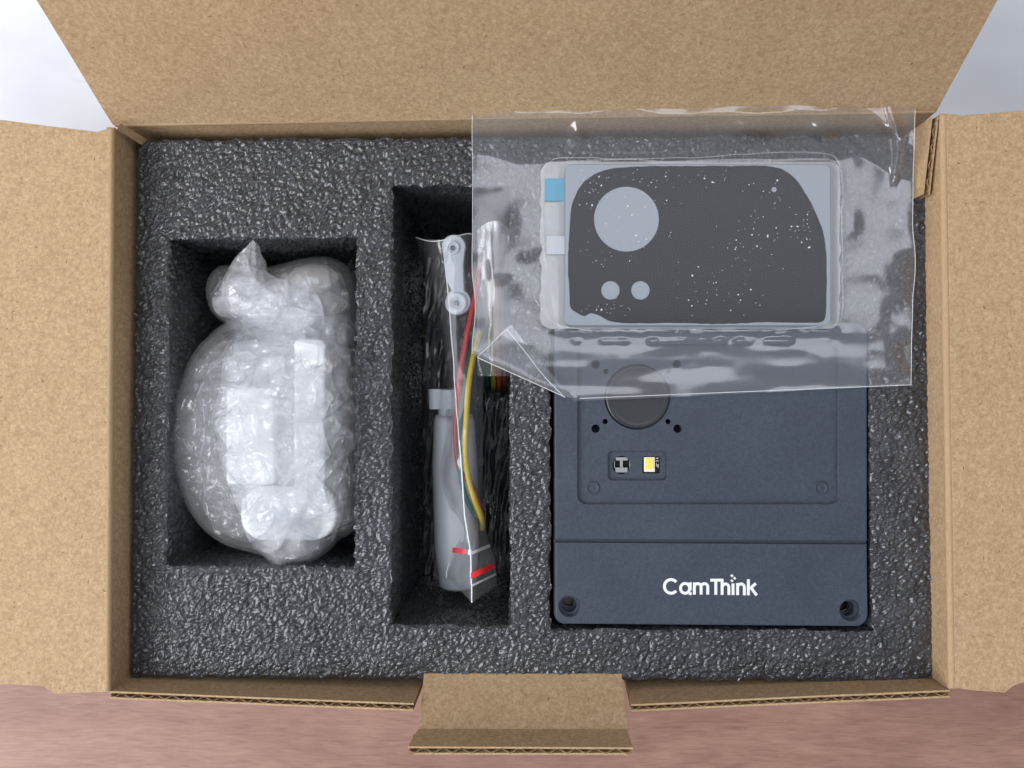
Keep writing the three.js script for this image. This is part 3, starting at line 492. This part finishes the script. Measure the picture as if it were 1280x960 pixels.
// ───────────────────────── narrow pocket: antenna, cables and their bags ─────────────────────────
{
  const ant = thing('rod_antenna', 'pale grey plastic rod antenna with rounded end, deep in the narrow pocket', 'antenna', at(565, 610, 36));
  const a = at(567, 500, 44), b = at(572, 735, 40), d = b.clone().sub(a), Ln = d.length(), gy = plastic(0.62, 0.65, 0.69, 0.45);
  const put = (g) => g.applyQuaternion(new THREE.Quaternion().setFromUnitVectors(V(0, 1, 0), d.clone().normalize())).translate(a.x, a.y, a.z);
  const lathe = (l) => put(new THREE.LatheGeometry(l.map(([r, y]) => new THREE.Vector2(r, y)), 40));
  part('shaft', lathe([[0, 4], [5.0, 4], [5.6, 6], [6.2, 18], [6.1, 40], [5.2, Ln - 3.2]]), gy, ant);
  part('end_cap', lathe([[5.25, Ln - 3.2], [5.3, Ln - 2.8], [5.15, Ln - 1.2], [4.4, Ln - 0.3], [0, Ln]]), plastic(0.56, 0.60, 0.64, 0.4), ant);
  const hg = at(544, 499, 46); part('hinge_collar', [put(new THREE.CylinderGeometry(4.4, 4.6, 7, 32).translate(0, 0.5, 0)), new THREE.CylinderGeometry(1.7, 1.9, 5.4, 24).rotateX(R(90)).translate(hg.x, hg.y, hg.z)], plastic(0.60, 0.66, 0.72, 0.45), ant);
}
{
  const k = thing('white_strap_link', 'white plastic link with two round eyes atop the narrow pocket', 'plastic link', at(570, 340, 50));
  const h = 54, P = (l) => onto(l, h), out = [];
  for (let i = 0; i <= 16; i++) { const a = R(160 + 220 * i / 16); out.push([567 + 15 * Math.cos(a), 308 + 15 * Math.sin(a)]); }
  out.push([579.5, 330], [580, 352]); for (let i = 0; i <= 20; i++) { const a = R(-60 + 300 * i / 20); out.push([572.5 + 16 * Math.cos(a), 377 + 16 * Math.sin(a)]); } out.push([559, 352], [556, 330]);
  part('link_body', plate(P(out), [P(ring(566, 310, 5.5, 24)), P(ring(570.5, 379, 6, 24))], h, 2.6, 0.4), plastic(0.62, 0.66, 0.72, 0.45), k);
  part('eyelet', [[566, 310, 8.5], [570.5, 379, 13.5]].map(([x, y, r]) => { const c = at(x, y, h), m = mmPerPx(h); return new THREE.LatheGeometry([[5.2 * m, -1.6], [5.6 * m, 0.3], [r * 0.8 * m, 0.75], [r * m, 0.5], [r * 1.08 * m, -0.1]].map(([p, q]) => new THREE.Vector2(p, q)), 36).translate(c.x, h, c.z); }), plastic(0.72, 0.76, 0.80, 0.4), k);
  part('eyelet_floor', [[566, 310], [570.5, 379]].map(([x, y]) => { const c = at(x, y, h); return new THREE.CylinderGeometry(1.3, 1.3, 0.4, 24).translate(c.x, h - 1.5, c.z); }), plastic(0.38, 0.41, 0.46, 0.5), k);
}
{
  const s = thing('metal_ball_stud', 'small shiny round metal stud behind the red wire', 'stud', at(585, 418, 48));
  const c = at(584.5, 418, 50); part('stud_head', new THREE.SphereGeometry(1.7, 28, 18).translate(c.x, c.y, c.z), steel, s);
  part('stud_shank', new THREE.CylinderGeometry(0.8, 0.8, 4, 20).translate(c.x, c.y - 2.6, c.z), darkSteel, s);
}
const wire = (l, r = 0.62) => tube(l.map(([x, y, h]) => at(x, y, h)), r, 90, 12);
{
  const w = thing('wire_harness', 'loop of red, green and yellow wires inside the bag beside the rod antenna', 'wires', at(585, 520, 50));
  part('red_wire', wire([[600, 330, 50], [594, 372, 54], [586, 408, 56], [578, 450, 57], [572, 500, 57], [570, 550, 56], [576, 590, 53], [588, 604, 52], [594, 618, 53], [601, 638, 50], [602, 646, 42]], 0.74), plastic(0.45, 0.03, 0.035, 0.4), w);
  part('green_wire', wire([[598, 415, 51], [583, 465, 55], [576, 520, 57], [574.5, 565, 57.5], [577, 600, 57], [584, 626, 55], [594, 645, 52], [598, 650, 44]], 0.68), plastic(0.012, 0.10, 0.085, 0.4), w);
  part('yellow_wire', wire([[600, 415, 52], [592, 442, 55], [586, 480, 57], [582.5, 530, 58], [582, 570, 58], [586, 600, 57], [593, 624, 57], [601, 644, 54], [604, 656, 47], [600, 660, 38], [590, 650, 34]], 0.74), plastic(0.62, 0.47, 0.03, 0.4), w);
}
{
  const w = thing('wire_strip', 'flat row of green, yellow, orange and brown wires deep in the narrow pocket', 'wires', at(620, 430, 38));
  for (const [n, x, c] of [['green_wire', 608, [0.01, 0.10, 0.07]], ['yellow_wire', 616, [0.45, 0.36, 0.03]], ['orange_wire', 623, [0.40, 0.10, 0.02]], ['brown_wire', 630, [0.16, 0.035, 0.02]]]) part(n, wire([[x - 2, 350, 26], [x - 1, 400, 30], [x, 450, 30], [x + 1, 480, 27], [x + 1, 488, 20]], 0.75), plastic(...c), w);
}
{
  const zip = thing('resealable_bag', 'narrow clear resealable bag with a red closing strip, in the middle pocket', 'plastic bag', at(580, 520, 44));
  const ridge = line([[553, 300, 59], [557, 340, 59.5], [562, 390, 60], [566, 440, 61], [570, 500, 62], [574, 550, 62.5], [578, 600, 63], [582, 650, 63], [588, 690, 63], [589.5, 720, 63], [590, 753, 62]]);
  const left = line([[520, 298, 54], [528, 335, 50], [537, 370, 48], [547, 415, 47], [553, 450, 48], [557, 490, 50], [556, 545, 51], [551, 590, 52], [560, 630, 54], [578, 662, 56], [566, 690, 54], [559, 712, 52], [558, 722, 51]]);
  const right = line([[591, 291, 56], [600, 330, 52], [605, 380, 52], [606, 430, 54], [604, 490, 55], [604, 540, 55], [604, 600, 54], [606, 650, 54], [612, 680, 55], [619, 700, 55], [622, 732, 54]]);
  const ribbon = (A, B, s, amp) => surface(200, 40, (u, v) => { const a = A(u), b = B(u), x = mix(a.x, b.x, v), y = mix(a.y, b.y, v), e = Math.sin(Math.PI * v); return at(x + 1.2 * e * noise(y / 14, v * 3, s), y, mix(a.z, b.z, v) + e * (1.2 + 0.7 * amp * (fbm(x / 15, y / 70, s, 2, s) + 0.6 * (1 - Math.abs(noise(x / 16 + y / 60, y / 50, s + 4)))))); });
  part('bag_film', [ribbon(ridge, left, 51, 2.4), ribbon(ridge, right, 52, 1.6), ribbon((t) => ridge(t).add(V(0, 0, -0.4)), (t) => right(t).add(V(-1, 0, -4)), 53, 1.2), ribbon((t) => ridge(t).add(V(0, 0, -0.4)), (t) => left(t).add(V(3, 0, -3)), 54, 2)], bagFilm, zip);
  const on = (A, B, u0, u1, lift) => surface(20, 3, (v, k) => { const u = mix(u0, u1, k), a = A(u), b = B(u), e = Math.sin(Math.PI * v * 0.98); return at(mix(a.x, b.x, v * 0.98), mix(a.y, b.y, v * 0.98), mix(a.z, b.z, v * 0.98) + e * 1.9 + lift); });
  const red = new THREE.MeshPhysicalMaterial({ color: new THREE.Color().setRGB(0.72, 0.02, 0.02), roughness: 0.4, side: THREE.DoubleSide });
  // the strip runs a little uphill across each half
  const strip = (pts, mat, nm) => part(nm, surface(24, 2, (u, v) => { const [a, b, c, d] = pts; return at(mix(mix(a[0], b[0], u), mix(d[0], c[0], u), v), mix(mix(a[1], b[1], u), mix(d[1], c[1], u), v), mix(a[2], b[2], u) + 1.6 * Math.sin(Math.PI * u)); }), mat, zip);
  strip([[588.5, 716, 63.4], [617, 704, 58], [619, 710, 58], [588.8, 724, 63.4]], red, 'closing_strip');
  strip([[566, 684, 56], [585, 687, 62], [585, 693, 62], [565, 691, 56]], new THREE.MeshPhysicalMaterial({ color: new THREE.Color().setRGB(0.5, 0.05, 0.07), roughness: 0.5, side: THREE.DoubleSide }), 'closing_strip');
  const rib = film(1.9, 0.3, 0.3);
  strip([[588, 690, 63.4], [612, 680, 58], [613, 684, 58], [588, 694, 63.4]], rib, 'zip_rib'); strip([[589, 731, 63.4], [620, 716, 58], [620, 719, 58], [589, 734, 63.4]], rib, 'zip_rib');
  void on;
  const e = (f, a, b, r, n = 40) => tube(Array.from({ length: n + 1 }, (_, i) => { const p = f(mix(a, b, i / n)); return at(p.x + 0.5 * noise(i / 3, r * 10), p.y, p.z + 0.1); }), r, 140, 6);
  const white = new THREE.MeshPhysicalMaterial({ color: new THREE.Color().setRGB(0.75, 0.78, 0.82), roughness: 0.35 });
  part('side_seam', [e(ridge, 0.06, 0.5, 0.12), e(ridge, 0.5, 1, 0.2), e(left, 0.88, 1, 0.12), (() => { const c = at(587.5, 690, 63.2); return new THREE.SphereGeometry(0.55, 12, 10).scale(1, 0.6, 1.6).translate(c.x, c.y, c.z); })()], white, zip);
  part('top_seam', tube([[520, 297, 54.5], [535, 301, 57], [550, 301, 59.5], [568, 296, 59], [586, 292, 57], [591, 293, 56]].map(([x, y, h]) => at(x, y, h)), 0.16, 60, 6), seamMat, zip);
}
{
  const zip = thing('clear_plastic_bag', 'clear plastic bag half hidden under the film sleeve at the back of the narrow pocket', 'plastic bag', at(615, 350, 44));
  part('bag_film', [0, -3].map((k) => surface(60, 120, (u, v) => { const x = mix(597, 638, u), y = mix(276 + 12 * Math.pow(2 * u - 1, 2), 470, v); return at(x, y, 57 + k + 3 * Math.sin(Math.PI * u) * (k ? 0.3 : 1) - 9 * v + 0.9 * fbm(x / 16, y / 40, k, 2, 61)); })), film(1.6, 0.15, 0.07), zip);
}

scene.traverse((o) => { if (o.isMesh) { o.castShadow = o.receiveShadow = true; } });
renderer.render(scene, camera);
